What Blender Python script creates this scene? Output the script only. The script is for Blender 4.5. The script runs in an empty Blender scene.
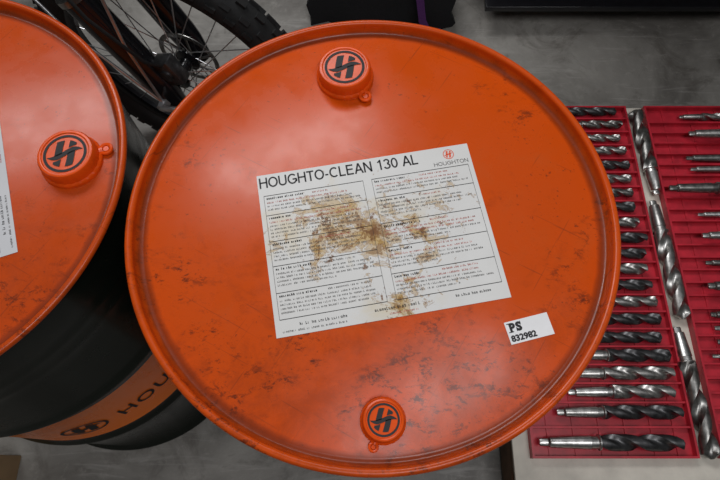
import bpy, bmesh, math, random
from mathutils import Vector, Matrix
random.seed(4)
scene=bpy.context.scene
col=scene.collection
try:
    scene.view_settings.view_transform='Standard'
except Exception: pass

# ------------------------------------------------------------ camera
T=math.radians(22.0); ZC=1.49; F=560.0; ROLL=0.0
cam=bpy.data.cameras.new('camera'); cam.sensor_width=36; cam.lens=F/720*36; cam.clip_start=.02
co=bpy.data.objects.new('camera',cam); col.objects.link(co)
R_=Matrix.Rotation(T,3,'X')@Matrix.Rotation(ROLL,3,'Z')
co.matrix_world=Matrix.Translation((0,0,ZC))@R_.to_4x4()
scene.camera=co
def P(px,py,z):
    d=R_@Vector((px-360,240-py,-F)); s=(z-ZC)/d.z
    return Vector((d.x*s,d.y*s,z))

# ------------------------------------------------------------ helpers
def obj(name,me,mat=None,parent=None,loc=(0,0,0),rot=(0,0,0),**kw):
    o=bpy.data.objects.new(name,me); col.objects.link(o)
    if mat and me is not None:
        me.materials.clear(); me.materials.append(mat)
    o.location=loc; o.rotation_euler=rot
    if parent: o.parent=parent
    for k,v in kw.items(): o[k]=v
    return o
def empty(name,loc,label,category,rot=(0,0,0),**kw):
    o=bpy.data.objects.new(name,None); col.objects.link(o); o.empty_display_size=.05
    o.location=loc; o.rotation_euler=rot; o['label']=label; o['category']=category
    for k,v in kw.items(): o[k]=v
    return o
def fin(bm,name,smooth=True,ang=35):
    me=bpy.data.meshes.new(name)
    bmesh.ops.recalc_face_normals(bm,faces=bm.faces)
    bm.to_mesh(me); bm.free()
    if smooth:
        for p in me.polygons: p.use_smooth=True
        me.set_sharp_from_angle(angle=math.radians(ang))
    return me
def lathe(prof,seg,name,closed=False,rf=None,ang=35):
    bm=bmesh.new(); rings=[]
    for (r,z) in prof:
        if r<1e-6: rings.append([bm.verts.new((0,0,z))])
        else:
            rg=[]
            for i in range(seg):
                a=2*math.pi*i/seg; rr=r*(rf(a,z,r) if rf else 1)
                rg.append(bm.verts.new((rr*math.cos(a),rr*math.sin(a),z)))
            rings.append(rg)
    n=len(rings); rng=range(n) if closed else range(n-1)
    for k in rng:
        A=rings[k];B=rings[(k+1)%n]
        for i in range(seg):
            j=(i+1)%seg
            if len(A)==1 and len(B)==1: continue
            if len(A)==1: bm.faces.new((A[0],B[i],B[j]))
            elif len(B)==1: bm.faces.new((A[i],A[j],B[0]))
            else: bm.faces.new((A[i],A[j],B[j],B[i]))
    return fin(bm,name,ang=ang)
def bx(bm,x0,x1,y0,y1,z0,z1):
    m=Matrix.Translation(((x0+x1)/2,(y0+y1)/2,(z0+z1)/2))@Matrix.Diagonal((x1-x0,y1-y0,z1-z0,1))
    return bmesh.ops.create_cube(bm,size=1,matrix=m)['verts']
def box(name,x0,x1,y0,y1,z0,z1,bev=0):
    bm=bmesh.new(); bx(bm,x0,x1,y0,y1,z0,z1)
    if bev: bmesh.ops.bevel(bm,geom=bm.edges[:],offset=bev,segments=3,affect='EDGES',profile=.5)
    return fin(bm,name,ang=50)
def tube(pts,rad,name,seg=12,closed=False,bm=None,own=True):
    if bm is None: bm=bmesh.new()
    pts=[Vector(p) for p in pts]; n=len(pts); rings=[]
    ref=None
    for i,p in enumerate(pts):
        a=pts[(i-1)%n] if (i>0 or closed) else p; b=pts[(i+1)%n] if (i<n-1 or closed) else p
        t=(b-a).normalized()
        if ref is None:
            ref=Vector((0,0,1)) if abs(t.z)<.9 else Vector((1,0,0))
        u=t.cross(ref).normalized(); v=u.cross(t).normalized(); ref=v
        r=rad[i] if isinstance(rad,(list,tuple)) else rad
        rings.append([bm.verts.new(p+u*r*math.cos(2*math.pi*k/seg)+v*r*math.sin(2*math.pi*k/seg)) for k in range(seg)])
    for i in range(n if closed else n-1):
        A=rings[i];B=rings[(i+1)%n]
        for k in range(seg):
            j=(k+1)%seg; bm.faces.new((A[k],A[j],B[j],B[k]))
    if not closed:
        bm.faces.new(rings[0]); bm.faces.new(rings[-1])
    if own: return fin(bm,name,ang=50)

# ------------------------------------------------------------ materials
def newmat(name):
    m=bpy.data.materials.new(name); m.use_nodes=True
    nt=m.node_tree; b=nt.nodes['Principled BSDF']
    return m,nt,b
def N(nt,t):
    return nt.nodes.new(t)
def noise(nt,vec,scale,detail=4,rough=.5,dist=0):
    n=N(nt,'ShaderNodeTexNoise'); n.inputs['Scale'].default_value=scale; n.inputs['Detail'].default_value=detail
    n.inputs['Roughness'].default_value=rough; n.inputs['Distortion'].default_value=dist
    nt.links.new(vec,n.inputs['Vector']); return n.outputs['Fac']
def ramp(nt,fac,stops):
    r=N(nt,'ShaderNodeValToRGB'); e=r.color_ramp.elements
    while len(e)<len(stops): e.new(.5)
    for s,(p,c) in zip(e,stops):
        s.position=p; s.color=(c if len(c)==4 else (*c,1)) if isinstance(c,tuple) else (c,c,c,1)
    nt.links.new(fac,r.inputs['Fac']); return r.outputs['Color']
def mix(nt,fac,a,b,mode='MIX'):
    m=N(nt,'ShaderNodeMix'); m.data_type='RGBA'; m.blend_type=mode
    def s(sock,v):
        if isinstance(v,(int,float)): sock.default_value=v if sock.type=='VALUE' else (v,v,v,1)
        elif isinstance(v,tuple): sock.default_value=(*v,1)
        else: nt.links.new(v,sock)
    s(m.inputs[0],fac); s(m.inputs[6],a); s(m.inputs[7],b); return m.outputs[2]
def math_(nt,op,a,b=0,c=0):
    m=N(nt,'ShaderNodeMath'); m.operation=op
    for i,v in enumerate((a,b,c)):
        if isinstance(v,(int,float)): m.inputs[i].default_value=v
        else: nt.links.new(v,m.inputs[i])
    return m.outputs[0]
def coords(nt,scale=None,loc=None):
    c=N(nt,'ShaderNodeTexCoord').outputs['Object']
    if scale or loc:
        mp=N(nt,'ShaderNodeMapping'); nt.links.new(c,mp.inputs['Vector'])
        if scale: mp.inputs['Scale'].default_value=scale
        if loc: mp.inputs['Location'].default_value=loc
        return mp.outputs['Vector']
    return c
def bump(nt,b,h,strength=.2,dist=.001):
    n=N(nt,'ShaderNodeBump'); n.inputs['Strength'].default_value=strength; n.inputs['Distance'].default_value=dist
    nt.links.new(h,n.inputs['Height']); nt.links.new(n.outputs['Normal'],b.inputs['Normal'])
def simple(name,c,rough=.5,metal=0,var=.15,scale=40,bmp=0,spec=.5):
    m,nt,b=newmat(name); v=coords(nt); f=noise(nt,v,scale,5,.6)
    lo=tuple(x*(1-var) for x in c); hi=tuple(min(1,x*(1+var)) for x in c)
    nt.links.new(ramp(nt,f,[(.3,lo),(.7,hi)]),b.inputs['Base Color'])
    b.inputs['Roughness'].default_value=rough; b.inputs['Metallic'].default_value=metal
    b.inputs['Specular IOR Level'].default_value=spec
    if bmp: bump(nt,b,f,bmp,.002)
    return m
ORANGE=(.64,.076,.003)
def drum_paint(name,base,seedloc,dirt=1.0):
    m,nt,b=newmat(name); v0=coords(nt); v=coords(nt,loc=seedloc)
    sx=N(nt,'ShaderNodeSeparateXYZ'); nt.links.new(v0,sx.inputs[0])
    low=math_(nt,'MULTIPLY',sx.outputs['Y'],-.45)     # grime gathers toward one side of the lid
    ln=N(nt,'ShaderNodeVectorMath'); ln.operation='LENGTH'
    cb=N(nt,'ShaderNodeCombineXYZ'); nt.links.new(sx.outputs['X'],cb.inputs['X']); nt.links.new(sx.outputs['Y'],cb.inputs['Y'])
    nt.links.new(cb.outputs[0],ln.inputs[0]); rad=ln.outputs['Value']
    c=mix(nt,noise(nt,v,4,3),tuple(x*.86 for x in base),tuple(x*1.08 for x in base))
    hz=ramp(nt,noise(nt,v,18,8,.7,.4),[(.52,0.0),(.75,.16*dirt)])
    c=mix(nt,hz,c,(.46,.12,.03))
    fl=ramp(nt,math_(nt,'ADD',noise(nt,v,13,10,.78,.4),low),[(.54,0.0),(.69,.38*dirt)])
    c=mix(nt,fl,c,(.25,.034,.006))
    # dark scuffs, clustered
    sm=ramp(nt,noise(nt,coords(nt,scale=(1,1.6,1),loc=seedloc),48,11,.83,.3),[(.525,0.0),(.580,1.0)])
    cl=ramp(nt,math_(nt,'ADD',noise(nt,v,8,5,.62),low),[(.535,0.0),(.64,1.0)])
    k=mix(nt,1.0,sm,cl,'MULTIPLY')
    c=mix(nt,mix(nt,1.0,k,(.80*dirt,)*3,'MULTIPLY'),c,(.065,.015,.007))
    sp=ramp(nt,noise(nt,v,190,3,.6),[(.65,0.0),(.70,.65*dirt)])
    c=mix(nt,mix(nt,1.0,sp,ramp(nt,noise(nt,v,10,2),[(.44,0.04),(.62,1.0)]),'MULTIPLY'),c,(.10,.022,.01))
    for sc,rz in (((8,260,1),.5),((7,300,1),-1.0)):
        mp=N(nt,'ShaderNodeMapping'); nt.links.new(v,mp.inputs['Vector'])
        mp.inputs['Rotation'].default_value=(0,0,rz)
        mp2=N(nt,'ShaderNodeMapping'); nt.links.new(mp.outputs['Vector'],mp2.inputs['Vector']); mp2.inputs['Scale'].default_value=sc
        s=ramp(nt,noise(nt,mp2.outputs['Vector'],1.0,2,.5),[(.70,0.0),(.73,.40*dirt)])
        c=mix(nt,s,c,(.16,.03,.010))
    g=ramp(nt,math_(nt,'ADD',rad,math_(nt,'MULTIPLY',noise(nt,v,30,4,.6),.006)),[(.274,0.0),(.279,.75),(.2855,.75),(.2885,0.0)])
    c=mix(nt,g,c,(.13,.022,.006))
    nt.links.new(c,b.inputs['Base Color'])
    rr=ramp(nt,noise(nt,v,20,5,.6),[(.3,.20),(.7,.36)])
    nt.links.new(rr,b.inputs['Roughness']); b.inputs['Specular IOR Level'].default_value=.34
    bump(nt,b,noise(nt,v,12,4,.5),.18,.002)
    return m
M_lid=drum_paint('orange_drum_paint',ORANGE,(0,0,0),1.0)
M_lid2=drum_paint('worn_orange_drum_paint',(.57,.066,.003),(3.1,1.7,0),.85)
M_cap=simple('orange_cap_plastic',(.78,.085,.005),.28,0,.12,50,.08,.30)
M_black=simple('black_print',(.010,.009,.010),.6,0,.1)
M_ink=simple('grey_print',(.13,.125,.12),.7,0,.1)
M_redink=simple('red_print',(.55,.12,.09),.7,0,.1)
M_logo=simple('orange_print',(.78,.10,.03),.6,0,.05)
M_white=simple('white_sticker',(.82,.82,.82),.4,0,.04)
M_steel=simple('bright_steel',(.58,.57,.55),.34,1,.45,60)
M_dsteel=simple('dark_steel',(.10,.10,.102),.38,.85,.5,70)
M_msteel=simple('worn_steel',(.26,.255,.24),.36,.95,.5,70)
M_lsteel=simple('light_worn_steel',(.42,.41,.39),.36,.95,.45,70)
M_red=simple('red_plastic',(.48,.018,.034),.38,0,.25,25)
M_rubber=simple('black_rubber',(.008,.008,.008),.8,0,.3,80,.3)
M_blk=simple('black_gloss_paint',(.009,.009,.011),.16,0,.2)
M_alu=simple('aluminium',(.55,.55,.56),.32,.9,.2)
M_cream=simple('cream_board',(.68,.64,.55),.6,0,.15,14)
M_wood=simple('pallet_wood',(.13,.07,.038),.8,0,.35,20,.3)
M_card=simple('cardboard',(.42,.27,.14),.85,0,.1,20)
M_fabric=simple('black_fabric',(.009,.009,.011),.9,0,.3,200,.4)
M_purple=simple('purple_webbing',(.09,.02,.13),.8,0,.2,200)

# label paper with dried stains
m,nt,b=newmat('stained_label_paper'); v=coords(nt)
c=mix(nt,noise(nt,v,12,5,.6),(.64,.63,.60),(.78,.78,.76))
def mask(loc,scale,gain,top):
    vm=N(nt,'ShaderNodeVectorMath'); vm.operation='LENGTH'
    mp=N(nt,'ShaderNodeMapping'); nt.links.new(v,mp.inputs['Vector']); mp.inputs['Scale'].default_value=scale; mp.inputs['Location'].default_value=loc
    nt.links.new(mp.outputs['Vector'],vm.inputs[0]); return math_(nt,'MULTIPLY_ADD',vm.outputs['Value'],-gain,top)
mk=math_(nt,'MAXIMUM',mask((.008,-.005,0),(.9,1.0,0),2.1,.125),mask((.048,-.016,0),(.9,1.1,0),2.8,.150))
mk=math_(nt,'MAXIMUM',mk,mask((-.052,-.005,0),(1.0,.8,0),2.6,.115))
mk=math_(nt,'MAXIMUM',mk,mask((-.01,.050,0),(1.1,.6,0),2.4,.085))
val3=math_(nt,'ADD',noise(nt,coords(nt,loc=(.1,.9,.4)),14,7,.62,.6),math_(nt,'MULTIPLY',mk,1.4))
c=mix(nt,ramp(nt,val3,[(.52,0.0),(.64,.25),(.82,.55)]),c,(.66,.47,.13))
for lc,rz,scl,thr,sc_ in (((0,0,0),.6,(1,1.4,1),.575,24),((.5,.3,0),-.5,(1,1.3,1),.60,19)):
    mp=N(nt,'ShaderNodeMapping'); nt.links.new(v,mp.inputs['Vector']); mp.inputs['Rotation'].default_value=(0,0,rz); mp.inputs['Location'].default_value=lc
    mp2=N(nt,'ShaderNodeMapping'); nt.links.new(mp.outputs['Vector'],mp2.inputs['Vector']); mp2.inputs['Scale'].default_value=scl
    val=math_(nt,'ADD',noise(nt,mp2.outputs['Vector'],sc_,10,.72,.5),mk)
    film=ramp(nt,val,[(thr,0.0),(thr+.01,.38),(thr+.12,.60)])
    c=mix(nt,film,c,(.58,.35,.045))
    ring=ramp(nt,val,[(thr-.003,0.0),(thr+.004,.92),(thr+.014,.10),(thr+.065,.05),(thr+.072,.92),(thr+.105,.45),(thr+.15,.92)])
    c=mix(nt,ring,c,(.19,.065,.007))
val2=math_(nt,'ADD',noise(nt,coords(nt,loc=(.7,.2,.4)),70,8,.75,.4),math_(nt,'MULTIPLY',mk,.8))
c=mix(nt,ramp(nt,val2,[(.63,0.0),(.65,.88)]),c,(.18,.065,.009))
nt.links.new(c,b.inputs['Base Color']); b.inputs['Roughness'].default_value=.4
M_label=m
m,nt,b=newmat('label_paper'); v=coords(nt)
nt.links.new(mix(nt,noise(nt,v,12,5,.6),(.52,.53,.54),(.66,.66,.67)),b.inputs['Base Color']); b.inputs['Roughness'].default_value=.45
M_label2=m

# drum body: black with an orange centre band
m,nt,b=newmat('black_drum_with_orange_band'); v=coords(nt)
sx=N(nt,'ShaderNodeSeparateXYZ'); nt.links.new(v,sx.inputs[0])
z=sx.outputs['Z']
band=math_(nt,'MULTIPLY',math_(nt,'GREATER_THAN',z,.325),math_(nt,'LESS_THAN',z,.545))
blk=mix(nt,noise(nt,v,9,6,.6),(.003,.005,.003),(.010,.014,.010))
org=mix(nt,noise(nt,v,12,6,.6),(.95,.18,.005),(1.0,.22,.010))
nt.links.new(mix(nt,band,blk,org),b.inputs['Base Color'])
nt.links.new(ramp(nt,noise(nt,v,30,5,.6),[(.3,.16),(.7,.30)]),b.inputs['Roughness'])
b.inputs['Specular IOR Level'].default_value=.35
M_body=m

# concrete
m,nt,b=newmat('stained_concrete'); v=coords(nt)
c=mix(nt,ramp(nt,noise(nt,v,2.4,10,.66,.6),[(.36,0.0),(.64,1.0)]),(.14,.13,.115),(.32,.305,.275))
c=mix(nt,ramp(nt,noise(nt,v,5.5,10,.72,1.0),[(.52,0.0),(.64,.60)]),c,(.090,.079,.065))
c=mix(nt,ramp(nt,noise(nt,v,1.3,5,.6,.5),[(.50,0.0),(.62,.25)]),c,(.12,.105,.09))
c=mix(nt,ramp(nt,noise(nt,v,28,9,.78),[(.54,0.0),(.68,.4)]),c,(.42,.40,.36))
c=mix(nt,ramp(nt,noise(nt,coords(nt,scale=(3,26,1),loc=(.3,.2,0)),1.5,6,.65,.8),[(.56,0.0),(.66,.35)]),c,(.44,.42,.39))
nt.links.new(c,b.inputs['Base Color']); b.inputs['Roughness'].default_value=.5
bump(nt,b,noise(nt,v,50,6,.6),.25,.002)
M_conc=m
M_wall=simple('painted_block_wall',(.20,.20,.19),.8,0,.15,3)

# ------------------------------------------------------------ setting
obj('floor',box('floor',-3.5,3.5,-3,4.2,-.1,0),M_conc,kind='structure')
obj('wall_back',box('wall_back',-3.5,3.5,4.1,4.2,0,4),M_wall,kind='structure')
obj('wall_front',box('wall_front',-3.5,3.5,-3.0,-2.9,0,4),M_wall,kind='structure')
obj('wall_left',box('wall_left',-3.5,-3.4,-2.9,4.1,0,4),M_wall,kind='structure')
obj('wall_right',box('wall_right',3.4,3.5,-2.9,4.1,0,4),M_wall,kind='structure')

# ------------------------------------------------------------ text / emblem
def text_mesh(s,width=None,height=None,bold=0.0,spacing=1.0):
    cu=bpy.data.curves.new('t','FONT'); cu.body=s; cu.size=1; cu.offset=bold; cu.space_character=spacing; cu.resolution_u=3
    o=bpy.data.objects.new('t',cu); col.objects.link(o)
    dg=bpy.context.evaluated_depsgraph_get(); dg.update()
    me=bpy.data.meshes.new_from_object(o.evaluated_get(dg))
    bpy.data.objects.remove(o); bpy.data.curves.remove(cu)
    xs=[q.co.x for q in me.vertices]; ys=[q.co.y for q in me.vertices]
    x0,x1,y0,y1=min(xs),max(xs),min(ys),max(ys)
    sx_=width/(x1-x0) if width else None; sy_=height/(y1-y0) if height else None
    if sx_ is None and sy_ is None: sx_=1
    if sx_ is None: sx_=sy_
    if sy_ is None: sy_=sx_
    for q in me.vertices: q.co=((q.co.x-x0)*sx_,(q.co.y-y0)*sy_,0)
    return me
def strokes(bm,segs):
    for pts,hw in segs:
        L=[];Rr=[]
        n=len(pts)
        for i,(x,y) in enumerate(pts):
            a=pts[max(0,i-1)]; b_=pts[min(n-1,i+1)]
            dx,dy=b_[0]-a[0],b_[1]-a[1]; l=math.hypot(dx,dy) or 1
            h=hw[i] if isinstance(hw,(list,tuple)) else hw
            nx,ny=-dy/l*h,dx/l*h
            L.append(bm.verts.new((x+nx,y+ny,0))); Rr.append(bm.verts.new((x-nx,y-ny,0)))
        for i in range(n-1): bm.faces.new((Rr[i],Rr[i+1],L[i+1],L[i]))
def emblem(R,name='emblem'):
    """ring holding a bold slanted H cut by flowing wave lines"""
    bm=bmesh.new()
    def poly(pts):
        return bm.faces.new([bm.verts.new((x*R,y*R,0)) for x,y in pts])
    n=56
    for i in range(n):
        a=2*math.pi*i/n; a2=2*math.pi*(i+1)/n
        poly([(math.cos(a),math.sin(a)),(math.cos(a2),math.sin(a2)),(.87*math.cos(a2),.87*math.sin(a2)),(.87*math.cos(a),.87*math.sin(a))])
    def S(x,y): return (x+.14*y+.10*(abs(y)**2)*(1 if y>0 else -1),y)   # slanted and curved uprights
    def w(x): return .17*math.sin(x*3.0)
    g=.035
    k=10
    rc=.76
    for s in (-1,1):
        xa,xb=(.13,.47) if s>0 else (-.47,-.13)
        for t in range(k):
            x0=xa+(xb-xa)*t/k; x1=xa+(xb-xa)*(t+1)/k
            for sg in (-1,1):
                def top(x): return sg*math.sqrt(rc*rc-(abs(x+ .18*sg)*.85)**2)*.93
                def bs(x): return w(x)+sg*(.17+g if (s>0)==(sg>0) else .08)
                m_=6
                for j in range(m_):
                    a0=bs(x0)+(top(x0)-bs(x0))*j/m_; a1=bs(x0)+(top(x0)-bs(x0))*(j+1)/m_
                    b0=bs(x1)+(top(x1)-bs(x1))*j/m_; b1=bs(x1)+(top(x1)-bs(x1))*(j+1)/m_
                    poly([S(x0,a0),S(x1,b0),S(x1,b1),S(x0,a1)])
    k=30
    for i in range(k):
        xa=-.82+1.64*i/k; xb=-.82+1.64*(i+1)/k
        def tk(x): return .13*(1-max(0,(abs(x)-.35)/.48)**1.3)+.006
        poly([(xa,w(xa)-tk(xa)),(xb,w(xb)-tk(xb)),(xb,w(xb)+tk(xb)),(xa,w(xa)+tk(xa))])
    me=bpy.data.meshes.new(name); bm.normal_update()
    for f in bm.faces:
        if f.normal.z<0: f.normal_flip()
    bm.to_mesh(me); bm.free(); return me

# plain grotesque capitals drawn as strokes (unit cap height)
def arc(cx,cy,rx,ry,a0,a1,n=14):
    return [(cx+rx*math.cos(math.radians(a0+(a1-a0)*i/n)),cy+ry*math.sin(math.radians(a0+(a1-a0)*i/n))) for i in range(n+1)]
def glyph(ch,t):
    h=t/2; c_=1-h
    if ch=='H': return .72,[([(.09,0),(.09,1)],h),([(.63,0),(.63,1)],h),([(.09,.53),(.63,.53)],h)]
    if ch=='O': return .78,[(arc(.39,.5,.33,.5-h,0,360,28),h)]
    if ch=='U': return .72,[([(.09,1),(.09,.34)]+arc(.36,.34,.27,.34-h,180,360)+[(.63,.34),(.63,1)],h)]
    if ch=='G': return .78,[(arc(.40,.5,.33,.5-h,42,345,24)+[(.72,.22),(.72,.46)],h),([(.42,.46),(.76,.46)],h)]
    if ch=='T': return .62,[([(.31,0),(.31,c_)],h),([(.01,c_),(.61,c_)],h)]
    if ch=='-': return .36,[([(.05,.37),(.31,.37)],h)]
    if ch=='C': return .74,[(arc(.40,.5,.33,.5-h,48,312,24),h)]
    if ch=='L': return .57,[([(.09,1),(.09,0)],h),([(.09,h),(.54,h)],h)]
    if ch=='E': return .67,[([(.09,0),(.09,1)],h),([(.09,h),(.61,h)],h),([(.09,.53),(.57,.53)],h),([(.09,c_),(.60,c_)],h)]
    if ch=='A': return .70,[([(.04,0),(.35,1)],h),([(.66,0),(.35,1)],h),([(.15,.33),(.55,.33)],h)]
    if ch=='N': return .73,[([(.09,0),(.09,1)],h),([(.64,0),(.64,1)],h),([(.10,.97),(.63,.03)],h)]
    if ch=='1': return .55,[([(.33,0),(.33,1)],h),([(.11,.74),(.33,.93)],h*.9)]
    if ch=='3': return .57,[(arc(.27,.735,.20,.265-h,165,-80,14),h),(arc(.27,.285,.23,.285-h,82,-165,16),h)]
    if ch=='0': return .58,[(arc(.29,.5,.22,.5-h,0,360,28),h)]
    return .30,[]
def heading(s,width,capH,t=.14,name='heading_lettering'):
    bm=bmesh.new(); x=0; adv=[]
    for ch in s: adv.append(glyph(ch,t)[0])
    gap=.045; tot=sum(adv)+gap*(len(s)-1); kx=width/tot
    for ch,a in zip(s,adv):
        _,segs=glyph(ch,t)
        for pts,hw in segs:
            strokes(bm,[([((x+px)*kx,py*capH) for px,py in pts],hw*capH*1.0)])
        x+=a+gap
    bm.normal_update()
    me=bpy.data.meshes.new(name)
    for f in bm.faces:
        if f.normal.z<0: f.normal_flip()
    bm.to_mesh(me); bm.free(); return me

def make_label(drum,cx,cy,ang,W,H,z,paper,stained=True):
    L=obj('product_label',box('product_label',-W/2,W/2,-H/2,H/2,0,.0004),paper,drum,(cx,cy,z),(0,0,ang))
    L['label']='white printed label '+('with dried brown liquid stains' if stained else 'with small print')
    e=.0006
    obj('heading_lettering',heading('HOUGHTO-CLEAN 130 AL',W*.745,H*.070),M_black,L,(-W/2+.002,H/2-.0188,e))
    lg=emblem(.0070); obj('logo_emblem',lg,M_logo,L,(W*.40,H/2-.0115,e))
    obj('logo_lettering',heading('HOUGHTON',W*.165,H*.026,.13),M_ink,L,(W*.320,H/2-.0265,e))
    bm=bmesh.new()
    def q(x0,x1,y0,y1,b=bm,zz=0): b.faces.new([b.verts.new(p) for p in ((x0,y0,zz),(x1,y0,zz),(x1,y1,zz),(x0,y1,zz))])
    top=H/2-.030; bot=-H/2+.020
    rows=5; rh=(top-bot)/rows
    hs=[.85,1.1,1.0,1.05,1.0]
    G=.0055
    ysl=[top]
    for h_ in hs: ysl.append(ysl[-1]-h_*rh)
    for y in ysl:
        q(-W/2+.006,-G,y-.0004,y+.0004); q(G,W/2-.006,y-.0004,y+.0004)
    for xx in (-W/2+.006,-G,G,W/2-.006): q(xx-.0002,xx+.0002,ysl[-1],ysl[0])
    me=bpy.data.meshes.new('ruled_lines'); bm.to_mesh(me); bm.free(); obj('ruled_line',me,M_black,L,(0,0,e))
    bk=bmesh.new(); br=bmesh.new(); bh=bmesh.new()
    rnd=random.Random(11)
    def line(bmx,x0,x1,y,h,fill=1.0,th=.18):
        x=x0; end=x0+(x1-x0)*fill
        while x<end:
            wl=rnd.randint(2,9)
            for _ in range(wl):
                if x>=end: break
                lw=h*rnd.uniform(.42,.62); hh=h*rnd.choice((.7,.7,.7,1.0)); s=h*th
                t=rnd.random()
                q(x,x+s,y,y+hh,bmx)
                if t<.6:
                    q(x,x+lw,y+h*.7-s,y+h*.7,bmx)
                    q(x+lw-s,x+lw,y,y+h*.7,bmx)
                if t<.35 or t>.8: q(x,x+lw,y,y+s,bmx)
                x+=lw+h*.24
            x+=h*.6
    for i in range(rows):
        yt=ysl[i]; rr=hs[i]*rh
        for (xa,xb) in ((-W/2+.009,-G-.003),(G+.003,W/2-.009)):
            nl=rnd.choice((3,4,4,5)); lead=.0048
            line(bh,xa,xb,yt-.0053,.0030,rnd.uniform(.22,.40),.26)
            line(br if rnd.random()<.6 else bk,xa+(xb-xa)*.48,xb,yt-.0053,.0025,rnd.uniform(.3,.9))
            for k in range(1,nl+1):
                y=yt-.0060-k*lead
                if y<yt-rr+.0022: break
                line(br if (k==1 and rnd.random()<.6) or rnd.random()<.08 else bk,xa,xb,y,.0025,rnd.uniform(.30,.85) if k==nl else rnd.uniform(.82,1))
    bot=ysl[-1]
    line(bh,-W/2+.028,-W*.20,bot-.0095,.0034); line(bh,-W*.08,W*.12,bot-.0095,.0036); line(bh,W*.27,W*.42,bot-.0085,.0032)
    line(br,-W*.02,W*.1,bot-.0155,.0026); line(bk,-W/2+.008,-W*.2,bot-.0155,.0026)
    for bmx,nm,mt in ((bk,'small_print',M_ink),(br,'red_small_print',M_redink),(bh,'bold_small_print',M_black)):
        me=bpy.data.meshes.new(nm); bmx.to_mesh(me); bmx.free(); obj(nm,me,mt,L,(0,0,e))
    return L

# ------------------------------------------------------------ drum
def cap(drum,cx,cy,z,R,tabang,embang):
    h=R*.42+.006
    prof=[(0,h-.0015),(R*.74,h-.0015),(R*.765,h-.0003),(R*.80,h),(R*.86,h-.0006),(R*.90,h-.003),(R*.915,h*.55),(R*.93,h*.30),(R*.985,h*.22),(R,h*.12),(R,0)]
    me=lathe(prof,96,'bung_cap',rf=lambda a,zz,r:1+(.012*math.cos(24*a) if (r>R*.90 and r<R*.99) else 0))
    c=obj('bung_cap',me,M_cap,drum,(cx,cy,z),(0,0,0)); c['label']='orange press-on cap with black round emblem'
    obj('emblem',emblem(R*.69),M_black,c,(0,0,h-.0009),(0,0,embang))
    tr=R*.17; bm=bmesh.new()
    d=Vector((math.cos(tabang),math.sin(tabang),0)); s=Vector((-d.y,d.x,0))
    o0=d*(R*1.0+tr*.9)
    pts=[o0+d*tr*math.cos(a)+s*tr*math.sin(a)+Vector((0,0,h*.18)) for a in [2*math.pi*i/24 for i in range(24)]]
    tube(pts,tr*.38,'pull_tab',8,True,bm,False)
    a0=d*R*.93+Vector((0,0,h*.2)); a1=d*(R+tr*.25)+Vector((0,0,h*.18))
    tube([a0,a1],tr*.6,'pull_tab',10,False,bm,False)
    bmesh.ops.create_cone(bm,cap_ends=True,segments=20,radius1=tr*.55,radius2=tr*.55,depth=tr*.3,matrix=Matrix.Translation(o0+Vector((0,0,h*.18))))
    obj('pull_tab',fin(bm,'pull_tab'),M_cap,c)
    return c
RK=1.011; ZL=.866
def drum(cx,cy,lidmat,label):
    D=empty('oil_drum',(cx,cy,0),label,'drum',group='steel drums')
    prof=[(0,.006),(.270,.006),(.278,.0),(.2925,.0),(.2945,.006),(.2925,.012),(.284,.018)]
    def hoop(zc):
        return [(.284,zc-.022),(.287,zc-.012),(.2915,zc-.005),(.2925,zc),(.2915,zc+.005),(.287,zc+.012),(.284,zc+.022)]
    prof+=hoop(.30)+hoop(.58)
    for k in range(3):
        zc=.74+k*.030; prof+=[(.284,zc-.010),(.2830,zc),(.284,zc+.010)]
    prof+=[(.284,.862)]
    B=obj('drum_body',lathe([(r*RK,z) for r,z in prof],160,'drum_body',ang=60),M_body,D); B['label']='black steel drum shell with orange centre band'
    p=[(0,ZL),(.271,ZL),(.2735,ZL-.0012),(.2775,ZL-.0016),(.2810,ZL+.001),(.2828,ZL+.006)]
    cx_,cz_,rr=.2876,.8760,.0046
    for i in range(13):
        a=math.radians(178-i*18); p.append((cx_+rr*math.cos(a),cz_+rr*math.sin(a)))
    p+=[(.2850,.868),(.2845,.862)]
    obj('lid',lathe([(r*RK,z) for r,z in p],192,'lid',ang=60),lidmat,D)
    return D,B
c1=Vector((.0150,.2845)); c2=Vector((-.588,.334))
D1,B1=drum(c1.x,c1.y,M_lid,'black steel drum with scuffed orange lid and stained product label')
D2,B2=drum(c2.x,c2.y,M_lid2,'black steel drum with orange lid and orange printed side band')

def loc(px,py,z,c):
    p=P(px,py,z); return p.x-c.x,p.y-c.y
cs=[P(x,y,ZL) for x,y in ((257,177),(467,143),(511,298),(276,338))]
W=((cs[1]-cs[0]).length+(cs[2]-cs[3]).length)/2; H=((cs[3]-cs[0]).length+(cs[2]-cs[1]).length)/2
ctr=sum(cs,Vector())/4; u=(cs[1]-cs[0])+(cs[2]-cs[3]); ang=math.atan2(u.y,u.x)
print('LABEL',W,H,ctr,math.degrees(ang))
make_label(D1,ctr.x-c1.x,ctr.y-c1.y,ang,W,H,ZL+.0002,M_label)
k0=P(18,252,ZL); k1=P(0,122,ZL); a2=math.atan2(k1.y-k0.y,k1.x-k0.x)
uu=Vector((math.cos(a2),math.sin(a2))); vv=Vector((-uu.y,uu.x))
cc=Vector((k0.x,k0.y))+uu*W/2+vv*H/2
make_label(D2,cc.x-c2.x,cc.y-c2.y,a2,W,H,ZL+.0002,M_label2,False)
x,y=loc(345,77,ZL,c1); cap(D1,x,y,ZL+.0002,.0385,math.radians(-52),math.radians(4))
x,y=loc(383,421,ZL,c1); cap(D1,x,y,ZL+.0002,.0245,math.radians(-112),math.radians(-4))
x,y=loc(73,162,ZL,c2); cap(D2,x,y,ZL+.0002,.0385,math.radians(22),math.radians(12))
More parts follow.
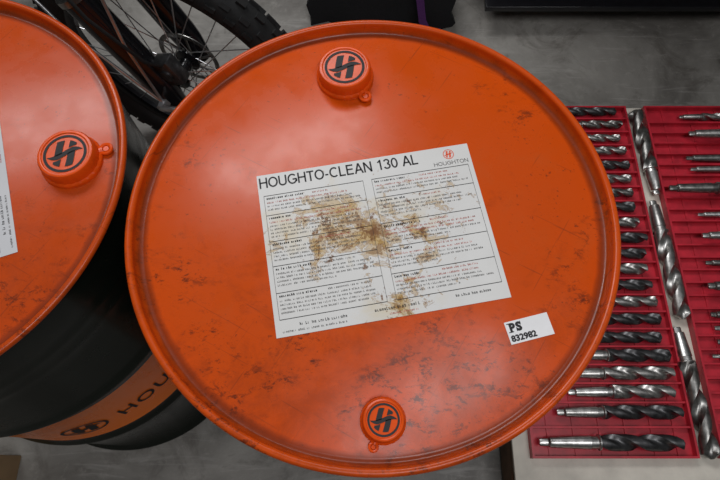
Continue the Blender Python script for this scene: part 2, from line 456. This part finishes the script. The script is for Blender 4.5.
# inventory sticker
cs=[P(x,y,ZL) for x,y in ((504,323),(547,312),(554,334),(511,345))]
sw=((cs[1]-cs[0]).length+(cs[2]-cs[3]).length)/2; sh=((cs[3]-cs[0]).length+(cs[2]-cs[1]).length)/2
ctr=sum(cs,Vector())/4; u=(cs[1]-cs[0])+(cs[2]-cs[3]); ang=math.atan2(u.y,u.x)
S=obj('inventory_sticker',box('inventory_sticker',-sw/2,sw/2,-sh/2,sh/2,0,.0004,0),M_white,D1,(ctr.x-c1.x,ctr.y-c1.y,ZL+.0002),(0,0,ang))
S['label']='small white inventory sticker'
obj('lettering',text_mesh('P',sw*.135,sh*.42,.060),M_black,S,(-sw*.42,sh*.0,.0006))
obj('lettering',text_mesh('S',sw*.135,sh*.42,.065),M_black,S,(-sw*.275,sh*.0,.0006))
bm=bmesh.new()
for (a,b_,c_,d_) in ((-.46,-.345,.0,.04),(-.46,-.41,.38,.42),(-.275,-.262,.0,.12),(-.155,-.142,.30,.42)):
    bm.faces.new([bm.verts.new(p) for p in ((sw*a,sh*c_,0),(sw*b_,sh*c_,0),(sw*b_,sh*d_,0),(sw*a,sh*d_,0))])
obj('letter_serifs',fin(bm,'letter_serifs',False),M_black,S,(0,0,.0006))
obj('number_lettering',text_mesh('832982',sw*.58,sh*.30,.045),M_black,S,(-sw*.46,-sh*.42,.0006))

def wrap(me,phi,z0,R=.2852*RK):
    for q in me.vertices:
        a=phi+q.co.x/R; q.co=(R*math.cos(a),R*math.sin(a),z0+q.co.y)
    return me
obj('side_lettering',wrap(text_mesh('HOUGHTON',.285,.042,.008,1.15),math.radians(-58),.405),M_black,B2)
em=emblem(.040)
for q in em.vertices: q.co.x+=.05
obj('side_emblem',wrap(em,math.radians(-81),.428),M_black,B2)

# ------------------------------------------------------------ platform with trays
PX0,PX1,PY0,PY1=.345,1.28,-.16,.955
pl=empty('pallet',((PX0+PX1)/2,(PY0+PY1)/2,0),'brown wooden pallet under a cream board','pallet')
ox,oy=pl.location.x,pl.location.y
for i in range(3):
    xx=PX0+.04+i*(PX1-PX0-.08)/2
    obj('stringer',box('stringer',xx-.04-ox,xx+.04-ox,PY0-oy,PY1-oy,.016,.112,.002),M_wood,pl)
for i in range(8):
    ya=PY0+i*(PY1-PY0-.10)/7
    obj('deck_board',box('deck_board',PX0-ox,PX1-ox,ya-oy,ya+.10-oy,.112,.128,.002),M_wood,pl)
    if i in (0,3,7): obj('bottom_board',box('bottom_board',PX0-ox,PX1-ox,ya-oy,ya+.10-oy,0,.016,.002),M_wood,pl)
obj('board',box('board',PX0,PX1,PY0,PY1,.128,.140,.002),M_cream,label='cream painted flat board lying on a pallet',category='board')
ZB=.1402
rows=[(.050,.037,.325),(.114,.035,.290)]
yy=.158
i=0
while yy<.93:
    f=i/18; rows.append((yy,.034-.009*f,.250-.05*f)); yy+=.0428; i+=1
def tray(name,x0,x1,y0,y1,ys,label):
    bm=bmesh.new(); h=.022
    bx(bm,x0,x1,y0,y1,0,.005)
    t=.005
    bx(bm,x0,x0+t,y0,y1,.005,h); bx(bm,x1-t,x1,y0,y1,.005,h); bx(bm,x0+t,x1-t,y0,y0+t,.005,h); bx(bm,x0+t,x1-t,y1-t,y1,.005,h)
    mids=[(a+b)/2 for a,b in zip(ys[:-1],ys[1:])]
    for yq in mids: bx(bm,x0+t,x1-t,yq-.0022,yq+.0022,.005,.018)
    for fx in (.12,.28,.44,.60,.76,.90):
        xx=x0+(x1-x0)*fx
        bx(bm,xx-.003,xx+.003,y0+t,y1-t,.005,.0075)
    me=fin(bm,name,False)
    return obj(name,me,M_red,None,(0,0,ZB),label=label,category='tool tray',group='red drill trays')
ys=[r[0] for r in rows]
tray('tool_tray',.382,.752,.016,.946,ys,'red plastic tray with slots holding twist drills')
ys2=[.04+.0335*i for i in range(27)]
tray('tool_tray',.803,1.275,.016,.946,ys2,'red plastic ribbed tray with empty slots and drills')

def fluted(L,D,twist=1):
    R=D/2; seg=28; bm=bmesh.new(); rings=[]
    pitch=4.6*D; n=max(24,int(L/(D*.16)))
    def ring(x,s,ph):
        rg=[]
        for k in range(seg):
            a=2*math.pi*k/seg
            rr=R
            q=math.cos(2*a)
            if q<.08:
                t=min(1,(.08-q)/1.08); rr=R*(1-.60*math.sin(t*math.pi/2)**.8)
            elif q<.45: rr=R*.96
            rg.append(bm.verts.new((x,s*rr*math.cos(a+ph),s*rr*math.sin(a+ph))))
        return rg
    tip=D*.32
    for i in range(n+1):
        xx=(L-tip)*i/n
        rings.append(ring(xx,1,2*math.pi*xx/pitch))
    rings.append(ring(L-D*.05,.18,2*math.pi*L/pitch))
    for A,B in zip(rings[:-1],rings[1:]):
        for k in range(seg):
            j=(k+1)%seg; bm.faces.new((A[k],A[j],B[j],B[k]))
    bm.faces.new(rings[0]); bm.faces.new(rings[-1])
    return fin(bm,'fluted_body',ang=40)
def shank(L,D):
    R=D/2
    prof=[(0,-L),(R*.40,-L),(R*.46,-L+.002),(R*.46,-L*.86),(R*.60,-L*.84),(R*.64,-L*.82),(R*.80,-L*.18),(R*.82,-L*.16),(R*.74,-L*.15),(R*.74,-L*.04),(R*.96,-L*.02),(R*.96,.0005),(0,.0005)]
    me=lathe(prof,28,'shank',ang=30)
    for q in me.vertices:
        x,y,z=q.co
        if z<-L*.85: y*=.55
        q.co=(z,x,y)
    return me
dlab='steel twist drill with spiral flutes and tapered shank'
rd=random.Random(8)
def drill(x0,y,z,L,D,ang=0,fm=None,group='taper shank drills in red trays',lab=dlab,frac=.62):
    Ls=L*(1-frac); d=Vector((math.cos(ang),math.sin(ang),0))
    E=empty('drill_bit',(x0+d.x*Ls,y+d.y*Ls,z+D/2),lab,'drill bit',(0,0,ang),group=group)
    obj('fluted_body',fluted(L*frac,D),fm or M_dsteel,E,rot=(random.uniform(0,6.28),0,0))
    obj('shank',shank(Ls,D),rd.choice((M_steel,M_lsteel,M_msteel)),E)
for i,(yq,D,L) in enumerate(rows):
    xr=.735+rd.uniform(-.014,.006)
    if i==0: xr=.724
    D*=rd.uniform(.84,1.0)
    drill(xr-L,yq,ZB+.0078,L,D,0 if i>18 else math.radians(rd.uniform(-.5,.5)),fm=rd.choice((M_dsteel,M_dsteel,M_msteel,M_lsteel)),frac=rd.uniform(.58,.70))
big={19:(.812,.034,.42),4:(.845,.033,.34),11:(.850,.034,.36),24:(.90,.031,.33),15:(.868,.030,.35)}
for i,yq in enumerate(ys2):
    if any((i+d) in big for d in (-1,1)): continue
    D=.020+.007*rd.random(); x0=(.842 if i<11 else .858 if i<15 else .882)+rd.uniform(-.012,.022); L=.27+rd.uniform(-.05,.06); fr=rd.uniform(.45,.75); zz=ZB+.0078
    an=0
    if i in big: x0,D,L=big[i]; zz=ZB+.0225; fr=.7
    drill(x0,yq,zz,L,D,an,fm=rd.choice((M_dsteel,M_msteel,M_lsteel)),frac=fr)
for (pa,pb,D,mm) in (((.786,.667),(.776,.935),.040,M_msteel),((.771,.648),(.783,.328),.040,M_lsteel),((.762,.310),(.779,.012),.041,M_msteel)):
    v=Vector(pb)-Vector(pa)
    drill(pa[0],pa[1],ZB+.0005,v.length,D,math.atan2(v.y,v.x),mm,'large loose drills between the trays','large steel twist drill lying loose between red trays',.72)

# ------------------------------------------------------------ bicycle
WX,WY,WZ=-.440,.915,.358
bike=empty('bicycle',(WX,WY,0),'black mountain bicycle with knobby tyre and wire spokes','bicycle',(0,0,math.radians(-18)))
def ringmesh(R,prof,seg,name,rf=None):
    bm=bmesh.new(); rings=[]
    for i in range(seg):
        a=2*math.pi*i/seg
        rings.append([bm.verts.new(((R+(p*(rf(i,p,q) if rf else 1)))*math.cos(a),q,(R+(p*(rf(i,p,q) if rf else 1)))*math.sin(a))) for p,q in prof])
    for i in range(seg):
        A=rings[i];B=rings[(i+1)%seg]
        for k in range(len(prof)):
            j=(k+1)%len(prof); bm.faces.new((A[k],A[j],B[j],B[k]))
    return fin(bm,name,ang=40)
rim=ringmesh(.285,[(.012,-.015),(.012,.015),(-.002,.015),(-.016,.006),(-.016,-.006),(-.002,-.015)],96,'wheel')
wheel=obj('wheel',rim,M_blk,bike,(0,0,WZ)); wheel['label']='wheel with black rim'
tp=[(.035*math.cos(a)+.027,.037*math.sin(a)) for a in [2*math.pi*k/24 for k in range(24)]]
tyre=ringmesh(.290,tp,168,'tyre')
bm=bmesh.new(); bm.from_mesh(tyre)
for i in range(48):
    for j,(pa_,wd_) in enumerate(((0,.012),(38,.010),(-38,.010),(68,.009),(-68,.009))):
        a=2*math.pi*(i+(.5 if j in (1,2) else 0))/48; pr=math.radians(pa_)
        r=.290+.027+.037*math.cos(pr); y=.039*math.sin(pr)
        M=Matrix.Rotation(-a,4,'Y')@Matrix.Translation((r,y,0))@Matrix.Rotation(pr,4,'Z')@Matrix.Diagonal((.010,wd_,.021,1))
        bmesh.ops.create_cube(bm,size=1,matrix=M)
obj('tyre',fin(bm,'tyre',ang=30),M_rubber,wheel)
hub=lathe([(0,-.055),(.010,-.055),(.013,-.045),(.016,-.034),(.032,-.032),(.032,-.027),(.018,-.020),(.017,.020),(.032,.027),(.032,.032),(.016,.034),(.013,.045),(.010,.055),(0,.055)],32,'hub')
obj('hub',hub,M_blk,wheel,rot=(math.pi/2,0,0))
rot_=ringmesh(.074,[(.006,-.001),(.006,.001),(-.006,.001),(-.006,-.001)],72,'brake_rotor')
bm=bmesh.new(); bm.from_mesh(rot_)
for k in range(6):
    a=k*math.pi/3; tube([(.018*math.cos(a),0,.018*math.sin(a)),(.070*math.cos(a+.4),0,.070*math.sin(a+.4))],.003,'x',6,False,bm,False)
obj('brake_rotor',fin(bm,'brake_rotor'),M_msteel,wheel,(0,.040,0))
for k in range(32):
    s=1 if k%2 else -1; a=2*math.pi*k/32; off=(.9 if (k//2)%2 else -.9)
    p0=(.028*math.cos(a+off),s*.030,.028*math.sin(a+off)); p1=(.274*math.cos(a),s*.003,.274*math.sin(a))
    obj('spoke',tube([p0,p1],.0014,'spoke',6),M_alu,wheel)
ax=Vector((-math.sin(math.radians(24)),0,math.cos(math.radians(24))))
fo=Vector((-.0,0,WZ))
bm=bmesh.new()
for s in (-1,1):
    a=fo+Vector((0,s*.074,0))
    tube([a-ax*.035,a+ax*.02,a+ax*.05,a+ax*.29,a+ax*.30],[.022,.032,.034,.034,.036],'l',20,False,bm,False)
lowers=fin(bm,'fork',ang=50)
fork=obj('fork',lowers,M_blk,bike); fork['label']='black suspension fork'
arch=[fo+ax*.24+Vector((0,-.070,0)),fo+ax*.38+Vector((0,-.062,0)),fo+ax*.415+Vector((0,-.03,0)),fo+ax*.42,fo+ax*.415+Vector((0,.03,0)),fo+ax*.38+Vector((0,.062,0)),fo+ax*.24+Vector((0,.070,0))]
obj('brake_arch',tube(arch,.012,'brake_arch',10),M_blk,fork)
for s in (-1,1):
    a=fo+Vector((0,s*.074,0)); obj('stanchion',tube([a+ax*.30,a+ax*.46],.021,'stanchion',16),M_msteel,fork)
    obj('seal_collar',tube([a+ax*.292,a+ax*.306],.0375,'seal_collar',20),M_msteel,fork)
obj('fork_crown',tube([fo+ax*.47+Vector((0,-.097,0)),fo+ax*.475+Vector((0,-.04,0)),fo+ax*.485,fo+ax*.475+Vector((0,.04,0)),fo+ax*.47+Vector((0,.097,0))],[.023,.028,.030,.028,.023],'fork_crown',12),M_blk,fork)
obj('axle_nut',tube([fo+Vector((0,-.102,0)),fo+Vector((0,-.124,0))],[.015,.012],'axle_nut',6),M_alu,fork)
obj('axle_lever',tube([fo+Vector((0,-.118,0)),fo+Vector((.02,-.124,.010)),fo+Vector((.055,-.122,.020)),fo+Vector((.080,-.114,.025))],[.008,.008,.007,.005],'axle_lever',8),M_alu,fork)
for dx in (.05,-.09):
    obj('mudguard_stay',tube([fo+Vector((0,-.108,.005)),fo+ax*.20+Vector((dx,-.100,0)),fo+ax*.40+Vector((dx*1.9,-.055,0))],.0036,'mudguard_stay',8),M_alu,fork)
bm=bmesh.new()
vs=bx(bm,-.026,.026,-.018,.018,-.036,.036)
bmesh.ops.bevel(bm,geom=bm.edges[:],offset=.006,segments=2,affect='EDGES',profile=.5)
bmesh.ops.create_cone(bm,cap_ends=True,segments=20,radius1=.015,radius2=.015,depth=.046,matrix=Matrix.Rotation(math.pi/2,4,'X'))
cal=obj('brake_caliper',fin(bm,'brake_caliper'),M_dsteel,fork,tuple(fo+ax*.085+Vector((.056,-.060,.0))),(0,math.radians(-24),0))
bm=bmesh.new()
tube([fo+ax*.48,fo+ax*.64],.026,'h',20,False,bm,False)
tube([fo+ax*.54,fo+Vector((-.78,0,-.06))],.027,'h',16,False,bm,False)
tube([fo+ax*.62,fo+ax*.62+Vector((-.55,0,-.04))],.020,'h',16,False,bm,False)
tube([fo+Vector((-.78,0,-.06)),fo+ax*.62+Vector((-.58,0,.02))],.018,'h',16,False,bm,False)
obj('frame',fin(bm,'frame'),M_blk,bike)
cb=[fo+ax*.1+Vector((.06,-.08,.02)),fo+ax*.17+Vector((.08,-.11,0)),fo+ax*.3+Vector((.06,-.125,0)),fo+ax*.5+Vector((.05,-.11,0)),fo+ax*.66+Vector((.05,-.05,0))]
obj('brake_cable',tube(cb,.0038,'brake_cable',8),M_rubber,fork)

# ------------------------------------------------------------ things on the floor behind
bg=empty('tool_bag',(.07,1.585,0),'black fabric bag with purple webbing strap on concrete floor','bag')
bm=bmesh.new(); bx(bm,-.24,.24,-.20,.17,0,.20)
bmesh.ops.subdivide_edges(bm,edges=bm.edges[:],cuts=7,use_grid_fill=True)
for q in bm.verts:
    x,y,z=q.co; b_=1-.10*(z/.20)**2
    q.co=(x*b_+.010*math.sin(z*60+y*30),y*b_+.014*math.sin(x*23)+.008*math.sin(x*61+z*40),z-.03*(z/.20)*math.cos(x*9)**2*abs(math.sin(y*14)))
bmesh.ops.smooth_vert(bm,verts=bm.verts[:],factor=.5)
zm=min(q.co.z for q in bm.verts)
for q in bm.verts: q.co.z-=zm
obj('bag_body',fin(bm,'bag_body',ang=80),M_fabric,bg)
bm=bmesh.new(); pts=[(.10,-.19,.19),(.12,-.215,.13),(.135,-.225,.05),(.16,-.235,.006),(.19,-.22,.006),(.21,-.18,.01)]
for a,b_ in zip(pts[:-1],pts[1:]):
    w=Vector((.012,.005,0)); a=Vector(a);b_=Vector(b_)
    bm.faces.new([bm.verts.new(p) for p in (a-w,a+w,b_+w,b_-w)])
bmesh.ops.remove_doubles(bm,verts=bm.verts[:],dist=1e-4)
bmesh.ops.solidify(bm,geom=bm.faces[:],thickness=.002)
obj('strap',fin(bm,'strap'),M_purple,bg)

wb=empty('added_shade_bench',(1.13,1.69,0),'dark bench added mostly out of view to shade the concrete floor','added_shade_bench')  # added bench, mostly out of view, blocks light above the rear floor
obj('shade_bench_top',box('shade_bench_top',-.80,.80,-.42,.36,.84,.88,.004),M_wood,wb)  # unseen slab that casts the soft shade on the floor
for sx_ in (-.75,.75):
    for sy_ in (-.12,.31):
        obj('leg',box('leg',sx_-.025,sx_+.025,sy_-.025,sy_+.025,0,.84,.002),M_blk,wb)
obj('shade_bench_shelf',box('shade_bench_shelf',-.725,.725,-.32,.32,.08,.10,.002),M_blk,wb)  # added dark strip deepening the shaded far edge of the floor

bxo=empty('cardboard_box',(-1.0,-.115,0),'brown cardboard box standing on concrete floor','box')
obj('box_body',box('box_body',-.16,.16,-.14,.14,0,.20,.002),M_card,bxo)

# ------------------------------------------------------------ light
w=bpy.data.worlds.new('world'); scene.world=w; w.use_nodes=True
bgn=w.node_tree.nodes['Background']; bgn.inputs['Color'].default_value=(.90,.95,1,1); bgn.inputs['Strength'].default_value=.19
def area(name,locn,sx_,sy_,e,colr=(1,1,1),target=(0,.3,.8)):
    l=bpy.data.lights.new(name,'AREA'); l.shape='RECTANGLE'; l.size=sx_; l.size_y=sy_; l.energy=e; l.color=colr
    o=bpy.data.objects.new(name,l); col.objects.link(o); o.location=locn
    o.rotation_euler=(Vector(target)-Vector(locn)).to_track_quat('-Z','Y').to_euler(); return o
area('ceiling_light',(-.9,2.4,3.3),2.2,.8,54,(.98,.98,1))
area('ceiling_light',(.6,-.6,3.4),2.0,.6,30,(.99,.98,1))
